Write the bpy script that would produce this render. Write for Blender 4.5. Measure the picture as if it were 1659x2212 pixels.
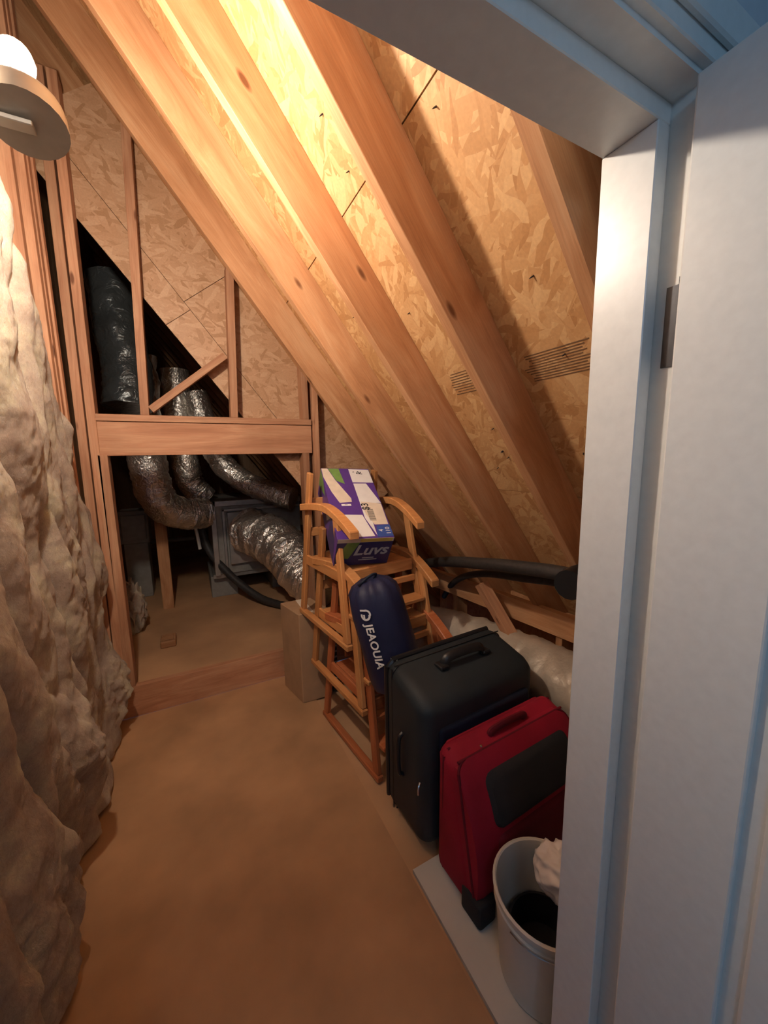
import bpy, bmesh, math, random
from mathutils import Vector, Matrix, noise, Euler
random.seed(7)
scene = bpy.context.scene
C = scene.collection
for o in list(bpy.data.objects): bpy.data.objects.remove(o)
PI = math.pi

# ---------------------------------------------------------------- camera
EYE = 1.5
cam_d = bpy.data.cameras.new('camera'); cam = bpy.data.objects.new('camera', cam_d); C.objects.link(cam)
cam_d.sensor_fit = 'HORIZONTAL'; cam_d.sensor_width = 36.0
cam_d.lens = 820.0/1659.0*36.0
cam_d.clip_start = 0.02; cam_d.clip_end = 100
def _n(v): return v.normalized()
_f, _cx, _cy = 820.0, 829.5, 1106.0
down_c = _n(Vector((929-_cx, 6644-_cy, _f)))
ex_c = Vector((2440-_cx, 958-_cy, _f)); ex_c = _n(ex_c - down_c*ex_c.dot(down_c))
ey_c = ex_c.cross(down_c)
if ey_c.z < 0: ey_c = -ey_c
up_c = -down_c
right = Vector((ex_c.x, ey_c.x, up_c.x)); cdown = Vector((ex_c.y, ey_c.y, up_c.y)); fwd = Vector((ex_c.z, ey_c.z, up_c.z))
m3 = Matrix((right, -cdown, -fwd)).transposed()
cam.matrix_world = Matrix.Translation((0, 0, EYE)) @ m3.to_4x4()
scene.camera = cam

# ---------------------------------------------------------------- world, light, exposure
w = bpy.data.worlds.new('world'); scene.world = w; w.use_nodes = True
w.node_tree.nodes['Background'].inputs[0].default_value = (0.35, 0.55, 1.0, 1)
w.node_tree.nodes['Background'].inputs[1].default_value = 0.12
scene.view_settings.view_transform = 'Standard'
scene.view_settings.look = 'None'
scene.view_settings.gamma = 1.0
scene.view_settings.use_curve_mapping = False
scene.view_settings.exposure = 0.0
BULB_STRENGTH = 1250.0
BULB_COLOR = (1.0, 0.86, 0.72)
room_l = bpy.data.lights.new('bedroom_ceiling_lamp_light', 'POINT'); room_l.shadow_soft_size = 0.12
room_l.energy = 12.0; room_l.color = (0.40, 0.68, 1.0)
ro = bpy.data.objects.new('bedroom_ceiling_lamp_light', room_l); C.objects.link(ro)
ro.location = (-0.35, -1.1, 2.2)

# ---------------------------------------------------------------- helpers
def world_of(o):
    if o.parent is None: return o.matrix_basis.copy()
    return world_of(o.parent) @ o.matrix_parent_inverse @ o.matrix_basis
def put(o, parent=None, mw=None):
    C.objects.link(o)
    if mw is not None: o.matrix_basis = mw
    if parent is not None:
        o.parent = parent
        o.matrix_parent_inverse = world_of(parent).inverted()
    return o
def tag(o, label=None, cat=None, group=None, kind=None):
    if label: o['label'] = label
    if cat: o['category'] = cat
    if group: o['group'] = group
    if kind: o['kind'] = kind
    return o
def empty(name, loc=(0, 0, 0), rz=0.0):
    o = bpy.data.objects.new(name, None); o.empty_display_size = 0.1
    C.objects.link(o); o.location = loc; o.rotation_euler = (0, 0, rz)
    o.matrix_basis = Matrix.Translation(loc) @ Matrix.Rotation(rz, 4, 'Z')
    return o
def frame(origin, xdir, up):
    x = Vector(xdir).normalized(); z = Vector(up); z = (z - x*z.dot(x)).normalized(); y = z.cross(x)
    m = Matrix((x, y, z)).transposed().to_4x4(); m.translation = Vector(origin); return m
class MB:
    def __init__(s): s.bm = bmesh.new()
    def box(s, c, size, rot=None, bev=0.0, seg=1):
        r = bmesh.ops.create_cube(s.bm, size=1.0)
        vs = r['verts']
        bmesh.ops.scale(s.bm, vec=Vector(size), verts=vs)
        if bev > 0:
            es = list({e for v in vs for e in v.link_edges})
            rb = bmesh.ops.bevel(s.bm, geom=es, offset=bev, segments=seg, profile=0.5, affect='EDGES', clamp_overlap=True)
            vs = list({v for v in rb['verts']} | {v for v in vs if v.is_valid})
        M = Matrix.Translation(Vector(c))
        if rot is not None: M = M @ (rot.to_4x4() if not isinstance(rot, Matrix) or len(rot) == 3 else rot)
        bmesh.ops.transform(s.bm, matrix=M, verts=vs)
        return s
    def bx(s, x0, x1, y0, y1, z0, z1, bev=0.0, seg=1):
        return s.box(((x0+x1)/2, (y0+y1)/2, (z0+z1)/2), (abs(x1-x0), abs(y1-y0), abs(z1-z0)), None, bev, seg)
    def prism(s, poly, th, M=None):
        M = M or Matrix.Identity(4)
        n = len(poly)
        a = [s.bm.verts.new(M @ Vector((p[0], p[1], 0))) for p in poly]
        b = [s.bm.verts.new(M @ Vector((p[0], p[1], th))) for p in poly]
        s.bm.faces.new(a[::-1]); s.bm.faces.new(b)
        for i in range(n): s.bm.faces.new((a[i], a[(i+1) % n], b[(i+1) % n], b[i]))
        return s
    def tube(s, pts, rad, seg=16, sub=8, wr=0.0, wn=0.0, seed=0.0, cap=True, flat=1.0):
        pts = [Vector(p) for p in pts]; P = []
        nseg = len(pts)-1
        for i in range(nseg):
            p0 = pts[max(i-1, 0)]; p1 = pts[i]; p2 = pts[i+1]; p3 = pts[min(i+2, nseg)]
            for k in range(sub):
                t = k/sub
                P.append(0.5*((2*p1)+(p2-p0)*t+(2*p0-5*p1+4*p2-p3)*t*t+(3*p1-p0-3*p2+p3)*t**3))
        P.append(pts[-1])
        rings = []; nrm = None
        N = len(P)
        for i, p in enumerate(P):
            t = (P[min(i+1, N-1)]-P[max(i-1, 0)]).normalized()
            if nrm is None:
                nrm = t.orthogonal().normalized()
                if abs(t.z) < 0.9: nrm = Vector((0, 0, 1)).cross(t).normalized()
            nrm = (nrm - t*nrm.dot(t)).normalized(); b = t.cross(nrm)
            r0 = rad(i/(N-1)) if callable(rad) else rad
            ring = []
            for k in range(seg):
                a = 2*PI*k/seg
                r = r0*(1+wr*math.sin(i*PI*0.9+seed)+wn*noise.noise(Vector((math.cos(a)*2.2+seed, math.sin(a)*2.2, i*0.35))))
                ring.append(s.bm.verts.new(p+nrm*math.cos(a)*r+b*math.sin(a)*r*flat))
            rings.append(ring)
        for i in range(N-1):
            for k in range(seg):
                s.bm.faces.new((rings[i][k], rings[i][(k+1) % seg], rings[i+1][(k+1) % seg], rings[i+1][k]))
        if cap:
            s.bm.faces.new(rings[0][::-1]); s.bm.faces.new(rings[-1])
        return s
    def lathe(s, prof, seg=32, M=None):
        M = M or Matrix.Identity(4); rings = []
        for (r, z) in prof:
            if r < 1e-6: rings.append([s.bm.verts.new(M @ Vector((0, 0, z)))])
            else: rings.append([s.bm.verts.new(M @ Vector((r*math.cos(2*PI*k/seg), r*math.sin(2*PI*k/seg), z))) for k in range(seg)])
        for a, b in zip(rings[:-1], rings[1:]):
            for k in range(seg):
                k2 = (k+1) % seg
                if len(a) == 1 and len(b) == 1: continue
                if len(a) == 1: s.bm.faces.new((a[0], b[k2], b[k]))
                elif len(b) == 1: s.bm.faces.new((a[k], a[k2], b[0]))
                else: s.bm.faces.new((a[k], a[k2], b[k2], b[k]))
        return s
    def build(s, name, mat, parent=None, mw=None, smooth=False, label=None):
        bmesh.ops.recalc_face_normals(s.bm, faces=s.bm.faces[:])
        me = bpy.data.meshes.new(name); s.bm.to_mesh(me); s.bm.free()
        if smooth:
            me.polygons.foreach_set('use_smooth', [True]*len(me.polygons))
            try: me.set_sharp_from_angle(angle=math.radians(40))
            except Exception: pass
        if mat: me.materials.append(mat)
        o = bpy.data.objects.new(name, me); put(o, parent, mw)
        if label: o['label'] = label
        return o

def board(name, p0, p1, up, w, t, mat, parent=None, label=None, bev=0.0015):
    """a sawn board: centre line p0-p1, width w along 'up', thickness t across; its grain runs along local X"""
    p0 = Vector(p0); p1 = Vector(p1); L = (p1-p0).length
    m = MB(); m.box((0, 0, 0), (L, t, w), None, bev, 1)
    return m.build(name, mat, parent, frame((p0+p1)/2, p1-p0, up), label=label)

# ---------------------------------------------------------------- materials
def mat(name):
    m = bpy.data.materials.new(name); m.use_nodes = True
    nt = m.node_tree; b = nt.nodes['Principled BSDF']; return m, nt, b
def nd(nt, t, **kw):
    n = nt.nodes.new(t)
    for k, v in kw.items():
        if k.startswith('i_'):
            key = k[2:]
            n.inputs[int(key) if key.isdigit() else key].default_value = v
        else: setattr(n, k, v)
    return n
def ramp(nt, stops):
    r = nt.nodes.new('ShaderNodeValToRGB'); e = r.color_ramp.elements
    e[0].position, e[0].color = stops[0][0], (*stops[0][1], 1)
    e[1].position, e[1].color = stops[-1][0], (*stops[-1][1], 1)
    for p, c in stops[1:-1]:
        x = e.new(p); x.color = (*c, 1)
    return r
def mapped(nt, scale, rot=(0, 0, 0), loc=(0, 0, 0)):
    tc = nt.nodes.new('ShaderNodeTexCoord'); mp = nt.nodes.new('ShaderNodeMapping')
    mp.inputs['Scale'].default_value = scale; mp.inputs['Rotation'].default_value = rot; mp.inputs['Location'].default_value = loc
    nt.links.new(tc.outputs['Object'], mp.inputs[0]); return mp
def offs(nt, mp):
    """shift the pattern on every object so that no two boards match"""
    oi = nt.nodes.new('ShaderNodeObjectInfo'); mu = nd(nt, 'ShaderNodeMath', operation='MULTIPLY', i_1=37.0)
    nt.links.new(oi.outputs['Random'], mu.inputs[0])
    ad = nd(nt, 'ShaderNodeVectorMath', operation='ADD')
    nt.links.new(mp.outputs[0], ad.inputs[0]); nt.links.new(mu.outputs[0], ad.inputs[1]); return ad, oi
def bump(nt, b, h, strength=0.3, dist=0.002):
    bp = nd(nt, 'ShaderNodeBump', i_Strength=strength, i_Distance=dist)
    nt.links.new(h, bp.inputs['Height']); nt.links.new(bp.outputs[0], b.inputs['Normal'])
def plain(name, col, rough=0.5, metal=0.0, nscale=0, namt=0.12, bs=0.0, bd=0.002, spec=0.5):
    m, nt, b = mat(name)
    b.inputs['Roughness'].default_value = rough; b.inputs['Metallic'].default_value = metal
    b.inputs['Specular IOR Level'].default_value = spec
    mp = mapped(nt, (1, 1, 1)); nz = nd(nt, 'ShaderNodeTexNoise', i_Scale=nscale or 12.0, i_Detail=5.0)
    nt.links.new(mp.outputs[0], nz.inputs['Vector'])
    lo = tuple(max(0, c*(1-namt)) for c in col); hi = tuple(min(1, c*(1+namt)) for c in col)
    r = ramp(nt, [(0.3, lo), (0.7, hi)]); nt.links.new(nz.outputs['Fac'], r.inputs[0]); nt.links.new(r.outputs[0], b.inputs['Base Color'])
    if bs: bump(nt, b, nz.outputs['Fac'], bs, bd)
    return m
def lumber(name, dark, mid, light, knots=True, rough=0.62):
    m, nt, b = mat(name); L = nt.links
    mp = mapped(nt, (1.3, 16, 9)); ad, oi = offs(nt, mp)
    nz = nd(nt, 'ShaderNodeTexNoise', i_Scale=1.6, i_Detail=7.0, i_Roughness=0.62, i_Distortion=1.1); L.new(ad.outputs[0], nz.inputs['Vector'])
    mp2 = mapped(nt, (6, 260, 260)); nz2 = nd(nt, 'ShaderNodeTexNoise', i_Scale=1.0, i_Detail=3.0); L.new(mp2.outputs[0], nz2.inputs['Vector'])
    mp4 = mapped(nt, (1.1, 1.1, 1.1)); ad4, _ = offs(nt, mp4)
    nz4 = nd(nt, 'ShaderNodeTexNoise', i_Scale=1.4, i_Detail=4.0); L.new(ad4.outputs[0], nz4.inputs['Vector'])
    r = ramp(nt, [(0.28, dark), (0.5, mid), (0.72, light)]); L.new(nz.outputs['Fac'], r.inputs[0])
    mx = nd(nt, 'ShaderNodeMixRGB', blend_type='MULTIPLY', i_0=0.35)
    L.new(r.outputs[0], mx.inputs[1]); L.new(nz2.outputs['Fac'], mx.inputs[2])
    st = ramp(nt, [(0.35, (0.72, 0.66, 0.6)), (0.6, (1.08, 1.05, 1.02))]); L.new(nz4.outputs['Fac'], st.inputs[0])
    mx3 = nd(nt, 'ShaderNodeMixRGB', blend_type='MULTIPLY', i_0=0.7); L.new(mx.outputs[0], mx3.inputs[1]); L.new(st.outputs[0], mx3.inputs[2])
    # brightness per board
    vr = nd(nt, 'ShaderNodeMapRange', i_3=0.86, i_4=1.16); L.new(oi.outputs['Random'], vr.inputs[0])
    hs = nd(nt, 'ShaderNodeHueSaturation'); L.new(vr.outputs[0], hs.inputs['Value']); L.new(mx3.outputs[0], hs.inputs['Color'])
    out = hs.outputs[0]
    if knots:
        mp3 = mapped(nt, (2.6, 9.0, 7.0)); ad3, _ = offs(nt, mp3)
        vo = nd(nt, 'ShaderNodeTexVoronoi', i_Scale=1.0, i_Randomness=1.0); L.new(ad3.outputs[0], vo.inputs['Vector'])
        kr = ramp(nt, [(0.05, (1, 1, 1)), (0.075, (0.5, 0.5, 0.5)), (0.095, (0, 0, 0))]); L.new(vo.outputs['Distance'], kr.inputs[0])
        mk = nd(nt, 'ShaderNodeMixRGB', i_2=(dark[0]*0.4, dark[1]*0.34, dark[2]*0.3, 1))
        L.new(kr.outputs[0], mk.inputs[0]); L.new(out, mk.inputs[1]); out = mk.outputs[0]
    L.new(out, b.inputs['Base Color']); b.inputs['Roughness'].default_value = rough
    b.inputs['Specular IOR Level'].default_value = 0.3
    bump(nt, b, nz2.outputs['Fac'], 0.25, 0.0015)
    return m
def osb(name, dark, mid, light):
    m, nt, b = mat(name); L = nt.links; prev = None; cols = None
    for i, (ang, sx, sy) in enumerate([(0.35, 11, 44), (1.25, 9, 40), (-0.5, 13, 56), (2.2, 8, 34), (-1.1, 15, 62)]):
        mp = mapped(nt, (sx, sy, 1.0), (0, 0, 0), (i*3.7, i*1.9, 0))
        # turn first, then stretch
        tc = nt.nodes.new('ShaderNodeTexCoord'); vr = nd(nt, 'ShaderNodeVectorRotate', rotation_type='Z_AXIS', i_Angle=ang)
        nzw = nd(nt, 'ShaderNodeTexNoise', i_Scale=9.0, i_Detail=1.0)
        L.new(tc.outputs['Object'], nzw.inputs['Vector'])
        mad = nd(nt, 'ShaderNodeVectorMath', operation='MULTIPLY_ADD'); mad.inputs[1].default_value = (0.05, 0.05, 0)
        L.new(nzw.outputs['Color'], mad.inputs[0]); L.new(tc.outputs['Object'], mad.inputs[2])
        L.new(mad.outputs[0], vr.inputs['Vector']); L.new(vr.outputs[0], mp.inputs[0])
        vo = nd(nt, 'ShaderNodeTexVoronoi', i_Scale=1.0); L.new(mp.outputs[0], vo.inputs['Vector'])
        sep = nt.nodes.new('ShaderNodeSeparateColor'); L.new(vo.outputs['Color'], sep.inputs[0])
        if prev is None: prev, col = sep.outputs[0], sep.outputs[1]
        else:
            gt = nd(nt, 'ShaderNodeMath', operation='GREATER_THAN'); L.new(sep.outputs[0], gt.inputs[0]); L.new(prev, gt.inputs[1])
            mxc = nd(nt, 'ShaderNodeMix', data_type='FLOAT'); L.new(gt.outputs[0], mxc.inputs[0]); L.new(col, mxc.inputs[2]); L.new(sep.outputs[1], mxc.inputs[3])
            ma = nd(nt, 'ShaderNodeMath', operation='MAXIMUM'); L.new(sep.outputs[0], ma.inputs[0]); L.new(prev, ma.inputs[1])
            prev, col = ma.outputs[0], mxc.outputs[0]
    r = ramp(nt, [(0.0, dark), (0.3, mid), (0.75, tuple((a+c)/2 for a, c in zip(mid, light))), (1.0, light)]); L.new(col, r.inputs[0])
    fine = nd(nt, 'ShaderNodeTexNoise', i_Scale=120.0, i_Detail=3.0); tc2 = nt.nodes.new('ShaderNodeTexCoord'); L.new(tc2.outputs['Object'], fine.inputs['Vector'])
    mx = nd(nt, 'ShaderNodeMixRGB', blend_type='MULTIPLY', i_0=0.3); L.new(r.outputs[0], mx.inputs[1]); L.new(fine.outputs['Fac'], mx.inputs[2])
    L.new(mx.outputs[0], b.inputs['Base Color']); b.inputs['Roughness'].default_value = 0.5
    b.inputs['Specular IOR Level'].default_value = 0.35
    bump(nt, b, col, 0.35, 0.0012)
    return m
def foil(name, col, rough, nsc, bs, metal=1.0):
    m, nt, b = mat(name); L = nt.links
    mp = mapped(nt, (1, 1, 1)); nz = nd(nt, 'ShaderNodeTexNoise', i_Scale=nsc, i_Detail=4.0, i_Distortion=1.5); L.new(mp.outputs[0], nz.inputs['Vector'])
    nb = nd(nt, 'ShaderNodeTexNoise', i_Scale=4.0, i_Detail=3.0); L.new(mp.outputs[0], nb.inputs['Vector'])
    r = ramp(nt, [(0.35, tuple(c*0.82 for c in col)), (0.65, col)]); L.new(nb.outputs['Fac'], r.inputs[0]); L.new(r.outputs[0], b.inputs['Base Color'])
    b.inputs['Metallic'].default_value = metal; b.inputs['Roughness'].default_value = rough
    bump(nt, b, nz.outputs['Fac'], bs, 0.012); return m
def fluffy(name):
    m, nt, b = mat(name); L = nt.links
    mp = mapped(nt, (1, 1, 1)); n1 = nd(nt, 'ShaderNodeTexNoise', i_Scale=7.0, i_Detail=6.0, i_Roughness=0.6); L.new(mp.outputs[0], n1.inputs['Vector'])
    mp2 = mapped(nt, (70, 110, 60)); n2 = nd(nt, 'ShaderNodeTexNoise', i_Scale=1.6, i_Detail=6.0, i_Roughness=0.7, i_Distortion=0.8); L.new(mp2.outputs[0], n2.inputs['Vector'])
    r = ramp(nt, [(0.3, (0.33, 0.24, 0.19)), (0.5, (0.46, 0.37, 0.29)), (0.7, (0.62, 0.55, 0.39))]); L.new(n1.outputs['Fac'], r.inputs[0])
    mx = nd(nt, 'ShaderNodeMixRGB', blend_type='OVERLAY', i_0=0.35); L.new(r.outputs[0], mx.inputs[1]); L.new(n2.outputs['Fac'], mx.inputs[2])
    L.new(mx.outputs[0], b.inputs['Base Color']); b.inputs['Roughness'].default_value = 0.9; b.inputs['Specular IOR Level'].default_value = 0.1
    b.inputs['Subsurface Weight'].default_value = 0.8; b.inputs['Subsurface Radius'].default_value = (1.0, 0.8, 0.6); b.inputs['Subsurface Scale'].default_value = 0.035
    bump(nt, b, n2.outputs['Fac'], 0.9, 0.008); return m
def fabric(name, col, sc=420, rough=0.8):
    m, nt, b = mat(name); L = nt.links
    mp = mapped(nt, (1, 1, 1)); nz = nd(nt, 'ShaderNodeTexNoise', i_Scale=sc, i_Detail=2.0); L.new(mp.outputs[0], nz.inputs['Vector'])
    nb = nd(nt, 'ShaderNodeTexNoise', i_Scale=5.0, i_Detail=4.0); L.new(mp.outputs[0], nb.inputs['Vector'])
    r = ramp(nt, [(0.3, tuple(c*0.75 for c in col)), (0.7, tuple(min(1, c*1.2) for c in col))]); L.new(nb.outputs['Fac'], r.inputs[0]); L.new(r.outputs[0], b.inputs['Base Color'])
    b.inputs['Roughness'].default_value = rough; b.inputs['Specular IOR Level'].default_value = 0.3
    ad = nd(nt, 'ShaderNodeMath', operation='MULTIPLY_ADD', i_1=0.25); L.new(nz.outputs['Fac'], ad.inputs[0]); L.new(nb.outputs['Fac'], ad.inputs[2])
    bump(nt, b, ad.outputs[0], 0.35, 0.006); return m
def emit(name, col, s):
    m, nt, b = mat(name); b.inputs['Base Color'].default_value = (1, 1, 1, 1)
    b.inputs['Emission Color'].default_value = (*col, 1); b.inputs['Emission Strength'].default_value = s; return m

M_raf = lumber('rafter pine', (0.43, 0.20, 0.09), (0.57, 0.295, 0.145), (0.67, 0.40, 0.22))
M_stud = lumber('framing pine', (0.46, 0.21, 0.11), (0.60, 0.305, 0.17), (0.70, 0.41, 0.24))
M_osb = osb('roof strand board', (0.48, 0.24, 0.095), (0.58, 0.315, 0.135), (0.72, 0.45, 0.22))
M_osb2 = osb('gable strand board', (0.44, 0.24, 0.12), (0.54, 0.31, 0.17), (0.64, 0.40, 0.24))
M_floor = plain('plywood decking', (0.46, 0.26, 0.13), 0.55, 0, 3.5, 0.2, 0.1, 0.002)
M_floor2 = plain('dusty plywood decking', (0.50, 0.29, 0.15), 0.7, 0, 2.5, 0.2, 0.1, 0.002)
M_dark = plain('dark roofing felt', (0.03, 0.025, 0.02), 0.9)
M_white = plain('white paint', (0.80, 0.80, 0.77), 0.32, 0, 60, 0.03, 0.04, 0.001)
M_wall = plain('painted plaster', (0.62, 0.66, 0.70), 0.8, 0, 30, 0.04, 0.05)
M_hinge = plain('dark bronze metal', (0.05, 0.05, 0.055), 0.4, 0.8, 40, 0.2)
M_ins = fluffy('fibreglass wool')
M_foil = foil('crinkled silver foil', (0.82, 0.78, 0.72), 0.30, 26, 1.0, 0.9)
M_foilw = plain('dull grey duct jacket', (0.50, 0.43, 0.34), 0.42, 0.15, 9, 0.15, 0.8, 0.02)
M_blackfoil = foil('black duct jacket', (0.10, 0.11, 0.11), 0.28, 18, 0.7, 0.6)
M_foam = plain('black foam insulation', (0.030, 0.026, 0.024), 0.6, 0, 60, 0.3, 0.2)
M_sheet = plain('galvanised sheet', (0.42, 0.41, 0.38), 0.38, 0.7, 20, 0.1)
M_sheetd = plain('dark grey cabinet', (0.27, 0.26, 0.235), 0.5, 0.2, 20, 0.12)
M_pvc = plain('white pvc', (0.75, 0.73, 0.68), 0.4)
M_card = plain('brown cardboard', (0.40, 0.245, 0.135), 0.75, 0, 14, 0.08)
M_chair = lumber('orange stained wood', (0.62, 0.26, 0.085), (0.72, 0.33, 0.12), (0.80, 0.41, 0.17), False, 0.35)
M_chair2 = lumber('red stained wood', (0.52, 0.15, 0.055), (0.60, 0.19, 0.075), (0.66, 0.25, 0.11), False, 0.35)
M_purple = plain('purple print', (0.105, 0.045, 0.27), 0.35, 0, 30, 0.06)
M_navyp = plain('dark blue print', (0.035, 0.04, 0.16), 0.35, 0, 30, 0.06)
M_green = plain('green print', (0.19, 0.34, 0.09), 0.35, 0, 20, 0.15)
M_paper = plain('white print', (0.86, 0.83, 0.80), 0.4, 0, 20, 0.04)
M_cream = plain('cream print', (0.80, 0.68, 0.54), 0.45, 0, 20, 0.08)
M_yellow = plain('yellow print', (0.78, 0.58, 0.14), 0.4)
M_blue = plain('blue print', (0.04, 0.09, 0.34), 0.4)
M_ink = plain('black ink', (0.015, 0.015, 0.02), 0.6)
M_silver = plain('silver lettering', (0.55, 0.60, 0.64), 0.4)
M_navy = fabric('navy nylon', (0.018, 0.021, 0.060), 500, 0.5)
M_black = fabric('black nylon', (0.020, 0.027, 0.032), 500, 0.55)
M_blk2 = plain('black piping', (0.012, 0.013, 0.015), 0.4)
M_navd = fabric('dark navy pocket cloth', (0.008, 0.014, 0.032), 500, 0.6)
M_red = fabric('red polyester', (0.30, 0.008, 0.028), 450, 0.75)
M_maroon = fabric('dark red webbing', (0.13, 0.006, 0.016), 300, 0.8)
M_char = fabric('charcoal panel cloth', (0.020, 0.021, 0.024), 400, 0.8)
M_chrome = plain('zip metal', (0.7, 0.7, 0.7), 0.25, 1.0)
M_bucket = plain('off white plastic', (0.62, 0.60, 0.54), 0.4, 0, 8, 0.05)
M_bag = plain('thin white plastic', (0.82, 0.80, 0.80), 0.4, 0, 10, 0.05, 0.4, 0.01)
M_melamine = plain('white faced board', (0.60, 0.57, 0.50), 0.4, 0, 5, 0.06)
M_bulb = emit('glowing bulb glass', BULB_COLOR, BULB_STRENGTH)
M_carpet = plain('bedroom carpet', (0.35, 0.33, 0.32), 0.95, 0, 200, 0.2, 0.5)
M_stamp = plain('faded stamp ink', (0.16, 0.085, 0.04), 0.7, 0, 60, 0.3)

# ---------------------------------------------------------------- roof geometry
PITCH = math.radians(52.7); TP = math.tan(PITCH)
RD = Vector((math.cos(PITCH), 0, -math.sin(PITCH)))      # down the slope
RN = Vector((math.sin(PITCH), 0, math.cos(PITCH)))       # out of the roof
def under(x, y=0.0, off=0.0):                            # point on the rafter undersides, off = towards the sheathing
    return Vector((x, y, EYE-(x-0.97)*TP)) + RN*off
RDEP = 0.146

ceil = tag(empty('ceiling', (0, 0, 0)), kind='structure')
raf_y = [(0.53, 'rafter nearest the white door jamb'), (0.935, 'rafter with a shaded reddish side and a bright lower edge'),
         (1.34, 'second rafter beyond the shaded one'), (1.745, 'knotty rafter, third beyond the shaded one'), (2.15, 'rafter just before the framed opening')]
for y, lb in raf_y:
    board('rafter', under(-0.62, y, RDEP/2), under(1.98, y, RDEP/2), RN, RDEP, 0.038, M_raf, ceil, lb)
for k in range(11):
    y = 2.72+0.406*k
    board('rafter', under(-1.7, y, RDEP/2), under(1.98, y, RDEP/2), RN, RDEP, 0.038, M_raf, ceil)
def roof_sheet(s0, s1, y0, y1, lb=None):
    """sheathing sheet between slope distances s0..s1 (measured down the slope from x=0.97)"""
    p = Vector((0.97, 0, EYE)) + RN*RDEP
    c = p + RD*((s0+s1)/2); c.y = (y0+y1)/2
    m = MB(); m.box((0, 0, 0.0056), (s1-s0-0.004, y1-y0-0.003, 0.011))
    return m.build('roof_sheet', M_osb, ceil, frame(c, RD, RN), label=lb)
def slope_s(x): return (x - 0.97 - RN.x*RDEP)/RD.x
S0 = slope_s(0.540)
for (a, b_) in [(S0-3.75, S0-2.44), (S0-2.44, S0-1.22), (S0-1.22, S0), (S0, S0+1.22), (S0+1.22, S0+2.6)]:
    for (y0, y1) in [(0.40, 2.15), (2.15, 4.6), (4.6, 7.5)]:
        roof_sheet(a, b_, y0, y1)
m = MB(); m.box((0, 0, 0.03), (6.9, 7.1, 0.02)); m.build('roof_felt', M_dark, ceil, frame(under(0.35, 4.0, RDEP), RD, RN))
# filler board between the first rafter and the door wall
board('filler_board', under(0.70, 0.482, 0.06), under(1.5, 0.482, 0.06), RN, 0.03, 0.055, M_stud, ceil)
# ink stamp on the sheathing: rows of fine printed lines
def stamp(sa, sb, ya, yb, n):
    mm = MB(); p = Vector((0.97, 0, EYE)) + RN*RDEP
    F = frame(p, RD, RN)
    for i in range(n):
        s = sa+(sb-sa)*i/(n-1)
        x0 = random.random()*0.03
        mm.box((s, (ya+yb)/2+random.uniform(-0.01, 0.01), -0.0003), (0.0035, abs(yb-ya)*random.uniform(0.75, 1.0), 0.0006))
    return mm.build('printed_stamp', M_stamp, ceil, F)
stamp(slope_s(0.935), slope_s(0.985), 0.66, 0.89, 11)
stamp(slope_s(0.925), slope_s(0.975), 1.08, 1.25, 9)
# nail points coming through the sheathing
nm = None
for i in range(26):
    x = random.uniform(0.25, 1.2); yy = random.choice([0.62, 0.72, 0.83, 1.05, 1.15, 1.25, 1.46, 1.6])+random.uniform(-0.03, 0.03)
    F = frame(Vector((x, yy, EYE-(x-0.97)*TP)) + RN*RDEP, RD, -RN)
    if nm is None:
        mm = MB(); mm.lathe([(0.0022, 0), (0.0018, 0.008), (0.0, 0.014)], 6); o = mm.build('nail_point', M_hinge, ceil, F); nm = o
    else:
        o = nm.copy(); C.objects.link(o); o.parent = ceil; o.matrix_basis = F @ Matrix.Rotation(random.uniform(-0.5, 0.5), 4, 'X')

# ---------------------------------------------------------------- floors
m = MB(); m.bx(-0.75, 0.60, 0.30, 2.50, -0.03, 0.0); fl = m.build('floor', M_floor); tag(fl, kind='structure')
m = MB(); m.bx(0.603, 2.25, 0.30, 2.50, -0.05, -0.012); fl2 = m.build('floor', M_floor2); tag(fl2, kind='structure')
FZ = 0.15
m = MB(); m.bx(-1.6, 2.25, 2.56, 7.5, FZ-0.03, FZ); fl3 = m.build('floor', M_floor2); tag(fl3, kind='structure')
m = MB(); m.bx(-1.6, 1.8, -2.6, 0.30, -0.03, 0.0); fl4 = m.build('floor', M_carpet); tag(fl4, kind='structure')

# ---------------------------------------------------------------- left wall: studs, sheathing, insulation
wl = tag(empty('wall_left', (-0.5, 1.4, 0)), kind='structure')
m = MB(); m.bx(-0.62, -0.60, 0.3, 2.62, 0, 3.9); m.build('wall_sheathing', M_osb2, wl)
for y in (0.51, 0.915, 1.32, 1.725, 2.13, 2.30, 2.36, 2.44):
    board('stud', (-0.5445, y, 0.0), (-0.5445, y, 3.55), (1, 0, 0), 0.089, 0.038, M_stud, wl)
m = MB(); m.bx(-0.74, -0.72, 2.62, 7.5, 0, 5.0); o = m.build('wall_far_left', M_osb2); tag(o, kind='structure')
m = MB(); m.bx(-1.62, 2.3, 7.5, 7.52, -0.1, 5.0); o = m.build('wall_back', M_osb2); tag(o, kind='structure')
m = MB(); m.bx(2.02, 2.04, 0.3, 7.5, -0.1, 0.6); o = m.build('wall_eave', M_stud); tag(o, kind='structure')

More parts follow.
